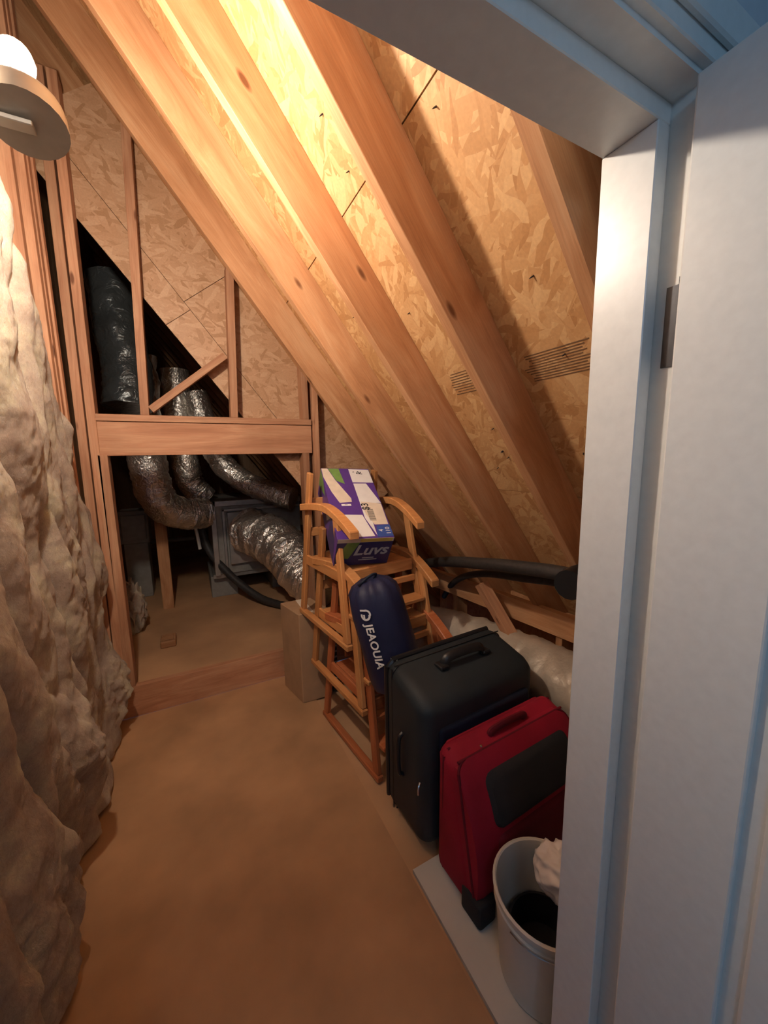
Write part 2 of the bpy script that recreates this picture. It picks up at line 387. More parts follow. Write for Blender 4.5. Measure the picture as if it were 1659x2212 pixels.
def fbm(p, o=5, g=0.55):
    v = 0; a = 1; f = 1
    for _ in range(o):
        v += a*noise.noise(p*f); a *= g; f *= 2.03
    return v
def batt(y0, y1, z0, top, thick, label, seed, lump=None, ny=70, nz=330):
    """a torn fibreglass batt: closed mesh, front face pushed out in lumps and folds"""
    zt = max(top(y0), top(y1)); bm = bmesh.new(); front = []; back = []
    for j in range(nz+1):
        v = j/nz; rf = []; rb = []
        for i in range(ny+1):
            u = i/ny; y = y0+(y1-y0)*u
            tz = top(y)+0.06*noise.noise(Vector((y*9, seed, 3)))
            z = z0+(tz-z0)*v
            P = Vector((seed*1.7, y*3.0, z*2.1))
            n = 0.62*fbm(P*1.2, 2)+0.20*fbm(P*3.6+Vector((5, 0, 0)), 3, 0.5)+0.05*noise.noise(Vector((seed, y*70, z*44)))
            fold = 0.75*(1-abs(noise.noise(Vector((y*5.5+z*1.6, z*1.1, seed)))))**5
            edge = min(1, u/0.12, (1-u)/0.12)**0.5 if 0 < u < 1 else 0
            ev = min(1, (1-v)/0.04, v/0.015 if v > 0 else 0)**0.5 if v < 1 else 0
            e = edge*0.75+0.25
            t = thick*(0.75+0.55*n-0.5*fold)*e*(ev*0.85+0.15)
            if lump:
                for (ly, lz, lr, la) in lump:
                    d = math.hypot((y-ly), (z-lz)*0.8)/lr
                    if d < 1: t += la*(1-d*d)**1.2*(0.8+0.5*fbm(P*5, 3))
            yy = y + 0.03*noise.noise(Vector((z*5, y*2, seed+9)))
            zz = z + 0.02*noise.noise(Vector((z*6, y*6, seed+4)))*(1 if v > 0 else 0)
            if z0 <= 0.01: zz = max(zz, 0.002)
            rf.append(bm.verts.new((-0.50+max(t, 0.01), yy, zz))); rb.append(bm.verts.new((-0.515, y, z)))
        front.append(rf); back.append(rb)
    for j in range(nz):
        for i in range(ny):
            bm.faces.new((front[j][i], front[j][i+1], front[j+1][i+1], front[j+1][i]))
            bm.faces.new((back[j][i], back[j+1][i], back[j+1][i+1], back[j][i+1]))
        bm.faces.new((front[j][0], front[j+1][0], back[j+1][0], back[j][0]))
        bm.faces.new((front[j][ny], back[j][ny], back[j+1][ny], front[j+1][ny]))
    for i in range(ny):
        bm.faces.new((front[0][i], back[0][i], back[0][i+1], front[0][i+1]))
        bm.faces.new((front[nz][i], front[nz][i+1], back[nz][i+1], back[nz][i]))
    me = bpy.data.meshes.new('insulation_batt'); bmesh.ops.recalc_face_normals(bm, faces=bm.faces[:]); bm.to_mesh(me); bm.free()
    me.polygons.foreach_set('use_smooth', [True]*len(me.polygons)); me.materials.append(M_ins)
    o = bpy.data.objects.new('insulation_batt', me); C.objects.link(o)
    tag(o, label, 'insulation', 'insulation batts on the left wall'); return o
batt(0.62, 0.93, 0.0, lambda y: 3.0, 0.10, 'insulation batt closest to the doorway on the left wall', 1.0)
batt(0.90, 1.33, 0.0, lambda y: 3.0, 0.11, 'insulation batt beside the glowing bulb, darkest towards its foot', 2.3, [(1.15, 0.25, 0.3, 0.05)])
batt(1.30, 1.74, 0.0, lambda y: 2.95-0.6*max(0, y-1.5), 0.10, 'insulation batt between the bulb and the torn batt', 3.7, [(1.62, 0.45, 0.22, 0.06)])
batt(1.71, 2.14, 0.0, lambda y: 2.32-1.45*(y-1.72), 0.09, 'torn insulation batt whose ragged top slopes down past bare studs', 5.2, [(1.9, 1.0, 0.25, 0.03)])
batt(2.11, 2.43, 0.0, lambda y: 1.72-1.6*(y-2.13), 0.085, 'short insulation batt next to the framed opening, bulging at the floor', 6.9, [(2.33, 0.30, 0.17, 0.075), (2.3, 0.85, 0.2, 0.02)], 56, 240)

# ---------------------------------------------------------------- framed wall with opening (y = 2.5)
wf = tag(empty('wall_far', (0.2, 2.545, 0)), kind='structure')
Y0, YC = 2.50, 2.545
def stud(name, x0, z0, x1, z1, wdt=0.038, lb=None, yc=YC):
    return board(name, (x0, yc, z0), (x1, yc, z1), (0, 1, 0), 0.089, wdt, M_stud, wf, lb)
SZ = 0.19
board('sill_beam', (-0.62, 2.52, SZ/2), (1.3, 2.52, SZ/2), (0, 0, 1), SZ, 0.04, M_stud, wf)
stud('king_stud', -0.437, SZ, -0.405, 3.3, 0.040)
stud('king_stud', -0.482, SZ, -0.455, 3.3, 0.040)
stud('jack_stud', -0.393, SZ, -0.393, 1.53, 0.044)
stud('jack_stud', 0.711, SZ, 0.711, 1.53, 0.044)
stud('king_stud', 0.782, SZ, 0.788, 1.99, 0.040)
board('header', (-0.414, 2.529, 1.6165), (0.757, 2.529, 1.6165), (0, 0, 1), 0.181, 0.038, M_stud, wf)
board('header_plate', (-0.405, YC, 1.727), (0.757, YC, 1.727), (0, 1, 0), 0.089, 0.036, M_stud, wf)
stud('cripple_stud', -0.180, 1.745, -0.13, 3.2, 0.042)
stud('cripple_stud', 0.282, 1.745, 0.315, 2.60, 0.042)
stud('cripple_stud', 0.722, 1.745, 0.722, 2.10, 0.040)
board('brace', (-0.150, YC-0.02, 1.775), (0.255, YC-0.02, 2.10), (0, 1, 0), 0.05, 0.038, M_stud, wf)
# strand-board gable behind the studs, its lower edge cut along the roof slope
GY = 2.596
def gp(px, pz): return (px, pz)
def gable(poly, lb=None, th=0.012, y=GY):
    mm = MB(); F = Matrix(((1, 0, 0, 0), (0, 0, 1, y), (0, 1, 0, 0), (0, 0, 0, 1)))
    # put the board's own axes along the slope
    c = Vector((sum(p[0] for p in poly)/len(poly), sum(p[1] for p in poly)/len(poly)))
    D = Vector((RD.x, RD.z)); N = Vector((RN.x, RN.z))
    loc = [((Vector(p)-c).dot(D), (Vector(p)-c).dot(N)) for p in poly]
    mm.prism(loc, th)
    F = Matrix(((D.x, N.x, 0, c.x), (0, 0, 1, y), (D.y, N.y, 0, c.y), (0, 0, 0, 1)))
    return mm.build('gable_sheet', M_osb2, wf, F, label=lb)
def gpt(s, n):   # s along the slope, n towards the roof, from the lower edge
    b0 = Vector((-0.351, 2.671)); return tuple(b0+Vector((RD.x, RD.z))*s+Vector((RN.x, RN.z))*n)
BW = 0.165
sj = 0.52
gable([gpt(-0.35, 0), gpt(sj-0.002, 0), gpt(sj-0.002, BW-0.002), gpt(-0.35, BW-0.002)])
gable([gpt(sj+0.001, 0), gpt(2.2, 0), gpt(2.2, BW-0.002), gpt(sj+0.001, BW-0.002)])
sj2 = 0.47
gable([gpt(-0.5, BW+0.001), gpt(sj2-0.0015, BW+0.001), gpt(sj2-0.0015, 0.62), gpt(-0.5, 0.62)], y=GY+0.001)
gable([gpt(sj2+0.0015, BW+0.001), gpt(2.2, BW+0.001), gpt(2.2, 0.62), gpt(sj2+0.0015, 0.62)], y=GY+0.001)

# ---------------------------------------------------------------- eave framing
wr = tag(empty('wall_right', (1.6, 1.4, 0)), kind='structure')
board('eave_plate', (1.50, 2.3, 0.63), (1.66, 0.5, 0.66), (0, 0, 1), 0.12, 0.04, M_raf, wr)
for y in (0.8, 1.08, 1.2, 1.95):
    xx = 1.50+0.16*(2.3-y)/1.8+0.04
    board('eave_stud', (xx, y, -0.01), (xx, y, 0.58), (1, 0, 0), 0.089, 0.038, M_raf, wr)
board('eave_brace', (1.40, 1.56, 0.79), (1.47, 1.36, 0.50), (1, 0, 0.2), 0.06, 0.05, M_stud, wr)
for y in (0.75, 1.35, 1.9):
    board('eave_joist', (1.20, y, 0.115), (1.80, y, 0.115), (0, 0, 1), 0.235, 0.038, M_raf, wr)
m = MB(); m.bx(1.80, 1.815, 0.45, 2.5, -0.02, 0.62); m.build('eave_board', M_raf, wr)

# ---------------------------------------------------------------- door wall, jamb, door
wn = MB()
XL, XR = -0.31, 0.688
wn.bx(-1.6, XL, 0.33, 0.445, 0, 3.9); wn.bx(XR, 2.25, 0.33, 0.445, 0, 3.9); wn.bx(XL, XR, 0.33, 0.445, 2.02, 3.9)
o = wn.build('wall_front', M_wall); tag(o, kind='structure')
d1 = tag(empty('door_1', (0.67, 0.32, 0)), kind='structure')
m = MB(); m.bx(0.670, 0.688, 0.325, 0.45, 0, 2.02); m.build('jamb', M_white, d1)
m = MB(); m.bx(-0.31, -0.292, 0.325, 0.45, 0, 2.02); m.build('jamb', M_white, d1)
m = MB(); m.bx(-0.292, 0.670, 0.325, 0.45, 1.998, 2.02); m.build('head_jamb', M_white, d1)
m = MB(); m.bx(0.640, 0.670, 0.365, 0.45, 0, 1.97, 0.0015); m.build('door_stop', M_white, d1)
m = MB(); m.bx(-0.292, -0.262, 0.365, 0.45, 0, 1.97, 0.0015); m.build('door_stop', M_white, d1)
m = MB(); m.bx(-0.292, 0.670, 0.365, 0.45, 1.97, 1.998, 0.0015); m.build('door_stop', M_white, d1)
# casing on the room side, two stepped mouldings
for (x0, x1, z0, z1) in ((-0.38, 0.755, 2.006, 2.075), (-0.38, -0.300, 0, 2.006)):
    m = MB(); m.bx(x0, x1, 0.312, 0.330, z0, z1, 0.002)
    if z0 > 1: m.bx(x0, x1, 0.302, 0.313, z0+0.022, z1, 0.003)
    else: m.bx(x0, x1-0.022, 0.302, 0.313, z0, z1+0.065, 0.003)
    m.build('casing', M_white, d1)
m = MB(); m.bx(0.694, 0.755, 0.312, 0.330, 0, 2.006, 0.002); m.build('casing', M_white, d1)
# leaf, folded open at a right angle towards the camera
XA, XB = 0.634, 0.669
leaf = MB(); leaf.bx(0.643, 0.660, -0.565, 0.312, 0.012, 1.984); lf = leaf.build('door_leaf', M_white, d1)
for (ya, yb) in ((0.182, 0.318), (-0.18, -0.07), (-0.57, -0.446)):
    m = MB(); m.bx(XA, XB, ya, yb, 0.010, 1.986, 0.003, 2); m.build('stile', M_white, lf)
for (za, zb) in ((0.010, 0.23), (1.30, 1.44), (1.87, 1.986)):
    for (ya, yb) in ((-0.07, 0.182), (-0.446, -0.18)):
        m = MB(); m.bx(XA, XB, ya, yb, za, zb, 0.003, 2); m.build('rail', M_white, lf)
for (za, zb) in ((0.23, 1.30), (1.44, 1.87)):
    for (ya, yb) in ((-0.07, 0.182), (-0.446, -0.18)):
        m = MB(); m.bx(0.6365, 0.6665, ya+0.022, yb-0.022, za+0.022, zb-0.022, 0.006, 2); m.build('raised_panel', M_white, lf)
for z in (1.685, 0.20):
    m = MB(); m.lathe([(0, -0.058), (0.0055, -0.058), (0.0055, -0.019), (0.0050, -0.018), (0.0055, -0.017), (0.0055, 0.017), (0.0050, 0.018), (0.0055, 0.019), (0.0055, 0.058), (0, 0.058)], 14, Matrix.Translation((0.6725, 0.3185, z)))
    m.bx(0.6675, 0.6705, 0.320, 0.350, z-0.058, z+0.058)
    m.bx(0.640, 0.6725, 0.3172, 0.3205, z-0.058, z+0.058)
    m.build('hinge', M_hinge, d1, smooth=True)
# bedroom shell behind the camera
for nm_, b_ in (('wall_bedroom_left', (-1.62, -1.6, -2.6, 0.33, 0, 2.44)), ('wall_bedroom_right', (1.2, 1.22, -2.6, 0.33, 0, 2.44)),
                ('wall_bedroom_back', (-1.62, 1.22, -2.62, -2.6, 0, 2.44)), ('ceiling_bedroom', (-1.62, 1.22, -2.62, 0.33, 2.44, 2.46))):
    m = MB(); m.bx(*b_); o = m.build(nm_, M_wall); tag(o, kind='structure')

# ---------------------------------------------------------------- bulb
BP = Vector((-0.243, 1.15, 2.318))
LA = Vector((0.10, -0.33, -0.94)).normalized()          # from the bulb down its neck, tilted so the holder shades the near floor
BR = frame(BP, LA.orthogonal(), LA)
lamp = tag(empty('light_bulb', BP+LA*0.155), 'glowing bare bulb on the left wall, in an added grey holder shading the near floor', 'light bulb')
m = MB(); m.lathe([(0, -0.036), (0.016, -0.033), (0.028, -0.02), (0.032, 0.0), (0.028, 0.02), (0.019, 0.04), (0.014, 0.055), (0.0, 0.055)], 18, BR); m.build('bulb_glass', M_bulb, lamp, smooth=True)
m = MB(); m.lathe([(0, 0.05), (0.022, 0.05), (0.026, 0.07), (0.03, 0.085), (0.055, 0.098), (0.066, 0.110), (0.068, 0.120), (0.068, 0.155), (0, 0.155)], 24, BR); m.build('shading_lamp_holder', M_sheet, lamp, smooth=True)  # added holder, made wide and tilted to shade the near floor and lower door
E_ = BP+LA*0.175
board('lamp_bracket', (-0.60, E_.y, E_.z+0.012), (E_.x+0.01, E_.y, E_.z+0.012), (0, 1, 0), 0.03, 0.010, M_sheet, wl)

# ---------------------------------------------------------------- wooden high chairs (stack of three)
def bar(name, p0, p1, w_, t_, mt, parent, up=(0, 0, 1)):
    return board(name, p0, p1, up, w_, t_, mt, parent, None, 0.004)
def arm_mesh(sx):
    mm = MB(); pts = []
    n = 12; prev = None
    for i in range(n+1):
        t = i/n; y = 0.17-0.50*t
        z = 0.645+0.02*math.sin(t*PI)-0.075*max(0, t-0.45)**1.6*3
        x = sx*(0.232-0.035*t+0.0*t)
        pts.append((x, y, z))
    rows = []
    for i, (x, y, z) in enumerate(pts):
        wd = 0.026; hh = 0.019
        rows.append([mm.bm.verts.new((x+a*wd, y, z+b*hh)) for a, b in ((-1, -1), (1, -1), (1, 1), (-1, 1))])
    for a, b in zip(rows[:-1], rows[1:]):
        for k in range(4): mm.bm.faces.new((a[k], a[(k+1) % 4], b[(k+1) % 4], b[k]))
    mm.bm.faces.new(rows[0][::-1]); mm.bm.faces.new(rows[-1])
    bmesh.ops.bevel(mm.bm, geom=mm.bm.edges[:], offset=0.004, segments=1, affect='EDGES')
    return mm
def make_high_chair(mt, label):
    t = empty('high_chair'); tag(t, label, 'high chair', 'stacked wooden high chairs')
    for s in (-1, 1):
        bar('leg', (s*0.235, -0.295, 0.028), (s*0.214, -0.185, 0.63), 0.046, 0.024, mt, t, (0, 1, 0))
        bar('leg', (s*0.235, 0.24, 0.028), (s*0.208, 0.118, 0.835), 0.046, 0.024, mt, t, (0, 1, 0))
        bar('runner', (s*0.237, -0.325, 0.0145), (s*0.237, 0.265, 0.0145), 0.029, 0.034, mt, t)
        bar('side_rail', (s*0.222, -0.225, 0.34), (s*0.222, 0.185, 0.34), 0.058, 0.018, mt, t)
        arm_mesh(s).build('armrest', mt, t)
    m = MB(); m.bx(-0.205, 0.205, -0.215, 0.165, 0.345, 0.361, 0.004); m.build('seat', mt, t)
    bar('front_rail', (-0.21, -0.238, 0.335), (0.21, -0.238, 0.335), 0.062, 0.018, mt, t)
    bar('front_rail', (-0.215, -0.25, 0.262), (0.215, -0.25, 0.262), 0.034, 0.018, mt, t)
    m = MB(); m.bx(-0.222, 0.222, -0.335, -0.245, 0.150, 0.172, 0.004); m.build('footrest', mt, t)
    bar('back_rail', (-0.205, 0.148, 0.665), (0.205, 0.148, 0.665), 0.06, 0.018, mt, t)
    bar('back_rail', (-0.205, 0.163, 0.50), (0.205, 0.163, 0.50), 0.05, 0.018, mt, t)
    for i in range(4):
        x = -0.12+0.08*i
        bar('back_slat', (x, 0.185, 0.36), (x, 0.150, 0.64), 0.034, 0.010, mt, t, (1, 0, 0))
    return t
def dup(root, label):
    r = root.copy(); C.objects.link(r); r['label'] = label
    for ch in root.children:
        c = ch.copy(); C.objects.link(c); c.parent = r; c.matrix_parent_inverse = ch.matrix_parent_inverse
    return r
ch1 = make_high_chair(M_chair2, 'reddish wooden high chair at the bottom of the stack')
ch2 = make_high_chair(M_chair, 'orange wooden high chair in the middle of the stack')
ch3 = dup(ch2, 'orange wooden high chair on top of the stack, holding the diaper box')
for c, loc in ((ch1, (0.875, 1.755, -0.0)), (ch2, (0.845, 1.845, 0.29)), (ch3, (0.815, 1.935, 0.58))):
    c.location = loc; c.rotation_euler = (0, 0, math.radians(7))

# ---------------------------------------------------------------- diaper box
def to_mesh_text(txt, size, th, matl, name, parent, M, shear=0.0, bold=0.0, spacing=1.0):
    cu = bpy.data.curves.new('lettering', 'FONT'); cu.body = txt; cu.size = size; cu.extrude = th; cu.shear = shear
    cu.offset = bold; cu.align_x = 'CENTER'; cu.align_y = 'CENTER'; cu.space_character = spacing; cu.resolution_u = 4
    to = bpy.data.objects.new('lettering', cu); C.objects.link(to)
    dg = bpy.context.evaluated_depsgraph_get(); dg.update()
    me = bpy.data.meshes.new_from_object(to.evaluated_get(dg)); bpy.data.objects.remove(to)
    me.materials.clear(); me.materials.append(matl)
    o = bpy.data.objects.new(name, me); put(o, parent, M); return o
BWd, BLn, BHt = 0.285, 0.575, 0.19
tf = Vector((0.740, 1.625, 1.110))        # front top edge, middle
tb = Vector((0.825, 2.10, 1.435))        # back top edge, middle
Yd = (tb-tf).normalized(); Xd = Vector((0.99, -0.135, -0.03)); Xd = (Xd-Yd*Xd.dot(Yd)).normalized(); Zd = Xd.cross(Yd)
BX = Matrix((Xd, Yd, Zd)).transposed().to_4x4(); BX.translation = tf
boxr = bpy.data.objects.new('diaper_box', None); C.objects.link(boxr); boxr.empty_display_size = 0.1
bxo = BX.copy(); bxo.translation = BX @ Vector((0, BLn/2, -BHt)); boxr.matrix_basis = bxo
tag(boxr, 'purple and white diaper carton tilted on the top high chair', 'box')
m = MB(); m.bx(-BWd/2, BWd/2, 0, BLn, -BHt, 0, 0.003); carton = m.build('carton', M_purple, boxr, BX)
TOPF = BX @ Matrix.Translation((0, 0, 0.0))
FRF = BX @ Matrix(((1, 0, 0, 0), (0, 0, -1, 0), (0, 1, 0, 0), (0, 0, 0, 1)))      # x right, y up the front face, z out
LFF = BX @ Matrix(((0, 0, -1, -BWd/2), (-1, 0, 0, 0), (0, 1, 0, 0), (0, 0, 0, 1)))  # x towards the front, y up, z out
def decal(poly, matl, F, th=0.0008, name='print_patch', z=0.0):
    mm = MB(); mm.prism(poly, th, Matrix.Translation((0, 0, z))); return mm.build(name, matl, carton, F)
hw = BWd/2
def tp(u, v): return ((u-0.5)*BWd, v*BLn)       # 0..1 across and up the top face
T = lambda l: [tp(*p) for p in l]
decal(T([(0.01, 0.99), (0.13, 0.99), (0.23, 0.80), (0.44, 0.52), (0.43, 0.47), (0.20, 0.46), (0.10, 0.62), (0.01, 0.85)]), M_cream, TOPF)
decal(T([(0.14, 0.99), (0.36, 0.99), (0.40, 0.74), (0.25, 0.79)]), M_green, TOPF)
decal(T([(0.56, 0.985), (0.98, 0.975), (0.985, 0.76), (0.565, 0.765)]), M_paper, TOPF, 0.0016, 'sticker')
decal(T([(0.57, 0.745), (0.83, 0.745), (0.985, 0.45), (0.70, 0.45), (0.70, 0.30), (0.70, 0.03), (0.58, 0.25), (0.58, 0.4)]), M_paper, TOPF)
decal(T([(0.22, 0.44), (0.40, 0.44), (0.40, 0.415), (0.22, 0.415)]), M_paper, TOPF, 0.0016)
decal(T([(0.17, 0.30), (0.55, 0.29), (0.66, 0.02), (0.24, 0.02), (0.14, 0.16)]), M_paper, TOPF)
decal(T([(0.60, 0.47), (0.98, 0.44), (0.97, 0.16), (0.72, 0.16), (0.62, 0.30)]), M_cream, TOPF, 0.0013, 'price_sticker')
decal(T([(0.74, 0.145), (0.99, 0.155), (0.99, 0.01), (0.70, 0.01)]), M_blue, TOPF, 0.0013)
RZ = Matrix.Rotation(-PI/2, 4, 'Z')
def top_text(s, size, u, v, matl, rot=True, **k):
    x, y = tp(u, v); return to_mesh_text(s, size, 0.0004, matl, 'lettering', carton, TOPF @ Matrix.Translation((x, y, 0.0016)) @ (Matrix.Rotation(PI/2, 4, 'Z') if rot else Matrix.Identity(4)), **k)
top_text('4', 0.034, 0.80, 0.085, M_paper); top_text('110', 0.034, 0.925, 0.08, M_paper); top_text('$3', 0.055, 0.66, 0.40, M_ink, True, bold=0.0006)
top_text('1', 0.022, 0.31, 0.43, M_ink)
mm = MB()
for i in range(15):
    wv = 0.0016+0.0016*((i*7) % 3)/2
    x, y = tp(0.72, 0.215+i*0.0105); mm.box((x, y, 0.0016), (0.034, wv, 0.0006))
mm.build('barcode', M_ink, carton, TOPF)
mm = MB()
for i, (u0, v0, u1, v1) in enumerate([(0.63, 0.93, 0.66, 0.935), (0.70, 0.90, 0.74, 0.945), (0.74, 0.945, 0.77, 0.91), (0.77, 0.91, 0.80, 0.935), (0.72, 0.905, 0.82, 0.90)]):
    a = Vector(tp(u0, v0)); b = Vector(tp(u1, v1)); d = b-a
    mm.box(((a.x+b.x)/2, (a.y+b.y)/2, 0.0020), (d.length, 0.005, 0.0006), Matrix.Rotation(math.atan2(d.y, d.x), 3, 'Z'))
mm.build('pen_mark', M_ink, carton, TOPF)
def fp(u, v): return ((u-0.5)*BWd, (v-1)*BHt)
Fq = lambda l: [fp(*p) for p in l]
decal(Fq([(0.005, 0.005), (0.995, 0.005), (0.995, 0.86), (0.005, 0.86)]), M_navyp, FRF, 0.0004)
decal(Fq([(0.005, 0.86), (0.995, 0.86), (0.995, 0.995), (0.005, 0.995)]), M_cream, FRF, 0.0006)
decal(Fq([(0.40, 0.87), (0.97, 0.87), (0.97, 0.985), (0.40, 0.985)]), M_yellow, FRF, 0.0010)
decal(Fq([(0.02, 0.32), (0.18, 0.86), (0.40, 0.86), (0.24, 0.26)]), M_green, FRF, 0.0010)
def ftext(s, size, u, v, matl, **k):
    x, y = fp(u, v); return to_mesh_text(s, size, 0.0004, matl, 'lettering', carton, FRF @ Matrix.Translation((x, y, 0.0012)), **k)
ftext('Luvs', 0.098, 0.62, 0.55, M_silver, shear=0.25, bold=0.0022)
mm = MB(); 
for (u, v, l) in ((0.60, 0.27, 0.10), (0.60, 0.20, 0.16)):
    x, y = fp(u, v); mm.box((x, y, 0.0012), (l*0.6, 0.006, 0.0006))
mm.build('print_patch', M_silver, carton, FRF)
lq = [(-0.38, -BHt*0.25), (-0.48, -0.004), (-0.57, -0.004), (-0.57, -BHt*0.6)]
decal(lq, M_green, LFF, 0.0006); decal([(-0.20, -0.19), (-0.02, -0.19), (-0.06, -0.02), (-0.18, -0.02)], M_navyp, LFF, 0.0006)
decal([(-0.33, -0.06), (-0.25, -0.004), (-0.20, -0.05), (-0.26, -0.12)], M_silver, LFF, 0.0006)

# ---------------------------------------------------------------- navy stuff sack
A = Vector((0.795, 1.42, 0.455)); Bt = Vector((0.700, 1.525, 0.955))
ax = (Bt-A).normalized(); L = (Bt-A).length
sack = bpy.data.objects.new('stuff_sack', None); C.objects.link(sack)
# local x to the camera's right, local z along the axis, local -y towards the camera
xs = Vector((0.90, -0.43, 0)); xs = (xs-ax*xs.dot(ax)).normalized(); ys = ax.cross(xs)
SM = Matrix((xs, ys, ax)).transposed().to_4x4(); SM.translation = A
sack.matrix_basis = SM; tag(sack, 'navy blue cylindrical stuff sack leaning on the high chairs', 'bag')
R = 0.127
mm = MB(); prof = [(0, 0), (R*0.8, 0.004), (R*0.95, 0.02), (R*0.99, 0.06), (R, 0.2), (R*0.99, 0.36), (R*0.96, L-0.10), (R*0.88, L-0.06), (R*0.68, L-0.025), (R*0.40, L-0.008), (R*0.22, L-0.012), (0, L-0.016)]
mm.lathe(prof, 48)
for v in mm.bm.verts:
    a = math.atan2(v.co.y, v.co.x); k = 0.012*noise.noise(Vector((math.cos(a)*2, math.sin(a)*2, v.co.z*9)))
    if v.co.z > L-0.09: k += 0.006*math.sin(a*11)
    rr = math.hypot(v.co.x, v.co.y)
    if rr > 0.01: v.co.x *= 1+k/rr*0.8; v.co.y *= 1+k/rr*0.8
sbody = mm.build('sack_body', M_navy, sack, SM, smooth=True)
mm = MB(); mm.tube([(0.02, -0.015, L-0.012), (0.035, -0.03, L+0.008), (0.01, -0.05, L+0.012), (-0.03, -0.05, L-0.006), (-0.05, -0.07, L-0.012)], 0.006, 8, 5); mm.build('drawstring', M_navd, sbody, SM, smooth=True)
# lettering runs down the left of the side that faces the camera, curved round the cylinder
def wrap_text(txt, size, ang, zc, name, bold):
    cu = bpy.data.curves.new('lettering', 'FONT'); cu.body = txt; cu.size = size; cu.extrude = 0.0006; cu.offset = bold
    cu.align_x = 'CENTER'; cu.align_y = 'CENTER'; cu.space_character = 1.06
    to = bpy.data.objects.new('lettering', cu); C.objects.link(to)
    dg = bpy.context.evaluated_depsgraph_get(); dg.update(); me = bpy.data.meshes.new_from_object(to.evaluated_get(dg)); bpy.data.objects.remove(to)
    me.materials.clear(); me.materials.append(M_paper)
    for v in me.vertices:
        tx, ty, tz = v.co
        a = ang + ty/R; r = R*1.012+0.002+tz
        v.co = Vector((r*math.sin(a), -r*math.cos(a), zc-tx))
    o = bpy.data.objects.new(name, me); put(o, sbody, SM); return o
TA = -0.42
wrap_text('JEAOUIA', 0.050, TA, 0.243, 'lettering', 0.0012)
mm = MB()
def arcpts(r, a0, a1, cx=0, cy=0, n=14): return [(cx+r*math.cos(a0+(a1-a0)*i/n), cy+r*math.sin(a0+(a1-a0)*i/n)) for i in range(n+1)]
def strip(pts, wd):
    for (x0, y0), (x1, y1) in zip(pts[:-1], pts[1:]):
        d = Vector((x1-x0, y1-y0)); d.normalize(); n = Vector((-d.y, d.x))*wd/2; e = d*wd*0.2
        q = [Vector((x0, y0))-e+n, Vector((x0, y0))-e-n, Vector((x1, y1))+e-n, Vector((x1, y1))+e+n]
        vs = []
        for p in q:
            a = TA+p.y/R; vs.append(mm.bm.verts.new((R*1.025*math.sin(a), -R*1.025*math.cos(a), 0.383-p.x)))
        mm.bm.faces.new(vs)
strip(arcpts(0.018, -2.0, 1.6), 0.009); strip(arcpts(0.018, 1.2, 3.4, -0.006, 0.004), 0.008); strip([(-0.022, 0.012), (-0.026, -0.018)], 0.008)
strip([(-0.004, -0.006), (0.010, -0.008)], 0.008)
o = mm.build('logo', M_paper, sbody, SM)

# ---------------------------------------------------------------- cardboard box
cb = tag(empty('cardboard_box', (0.585, 2.255, 0)), 'tall plain brown cardboard box on the floor behind the high chairs', 'box')
m = MB(); m.prism([(0.517-0.585, 2.140-2.255), (0.708-0.585, 2.136-2.255), (0.66-0.585, 2.385-2.255), (0.462-0.585, 2.385-2.255)], 0.575)
bmesh.ops.bevel(m.bm, geom=m.bm.edges[:], offset=0.004, segments=1, affect='EDGES')
m.build('carton', M_card, cb, Matrix.Translation((0.585, 2.255, 0)))
m = MB(); m.box((0.585, 2.262, 0.5755), (0.05, 0.235, 0.0012)); m.build('packing_tape', M_cream, cb)

bc = tag(empty('ribbed_crate', (0.737, 2.25, 0)), 'thin black ribbed plastic crate between the cardboard box and the high chairs', 'crate')
m = MB(); m.bx(0.716, 0.756, 2.16, 2.36, 0.002, 0.50, 0.006, 2); m.build('crate_body', M_blk2, bc)
for i in range(12):
    m = MB(); m.bx(0.718, 0.754, 2.154, 2.161, 0.05+0.037*i, 0.062+0.037*i, 0.002); m.build('rib', M_sheetd, bc)

# ---------------------------------------------------------------- suitcases
def rounded(mm, x0, x1, y0, y1, z0, z1, r, seg=5):
    mm.bx(x0, x1, y0, y1, z0, z1, r, seg); return mm
def loop_pts(x0, x1, z0, z1, r, n=6):
    P = []
    for (cx, cz, a0) in ((x1-r, z1-r, 0), (x0+r, z1-r, PI/2), (x0+r, z0+r, PI), (x1-r, z0+r, 1.5*PI)):
        for i in range(n+1):
            a = a0+PI/2*i/n; P.append((cx+r*math.cos(a), cz+r*math.sin(a)))
    P.append(P[0]); return P
def piping(x0, x1, z0, z1, r, y, rad, mt, parent, M, name='piping'):
    mm = MB(); mm.tube([(p[0], y, p[1]) for p in loop_pts(x0, x1, z0, z1, r)], rad, 8, 2); return mm.build(name, mt, parent, M, smooth=True)
# black suitcase: local origin at the base centre, -y towards the camera
SK = Matrix.Translation((0.955, 1.168, 0.022)) @ Matrix.Rotation(math.radians(3), 4, 'Z')
sc = bpy.data.objects.new('suitcase', None); C.objects.link(sc); sc.matrix_basis = SK
tag(sc, 'large black soft-sided suitcase standing behind the red one', 'suitcase')
m = MB(); rounded(m, -0.30, 0.30, -0.135, 0.145, 0.012, 0.655, 0.055, 6)
for v in m.bm.verts:                      # front leans back towards the top, top slopes down to the front
    t = max(0, v.co.z)/0.655
    if v.co.y < 0: v.co.z -= 0.055*t*min(1, -v.co.y/0.1)
    v.co.y += 0.006*math.sin(v.co.x*9)
body = m.build('case_body', M_black, sc, SK, smooth=True)
piping(-0.290, 0.290, 0.020, 0.650, 0.06, 0.128, 0.012, M_blk2, sc, SK)
m = MB(); m.tube(loop3 := [(p[0], 0.075, p[1]) for p in loop_pts(-0.299, 0.299, 0.014, 0.653, 0.05)], 0.0030, 6, 2); zp_ = m.build('zip', M_blk2, sc, SK, smooth=True)
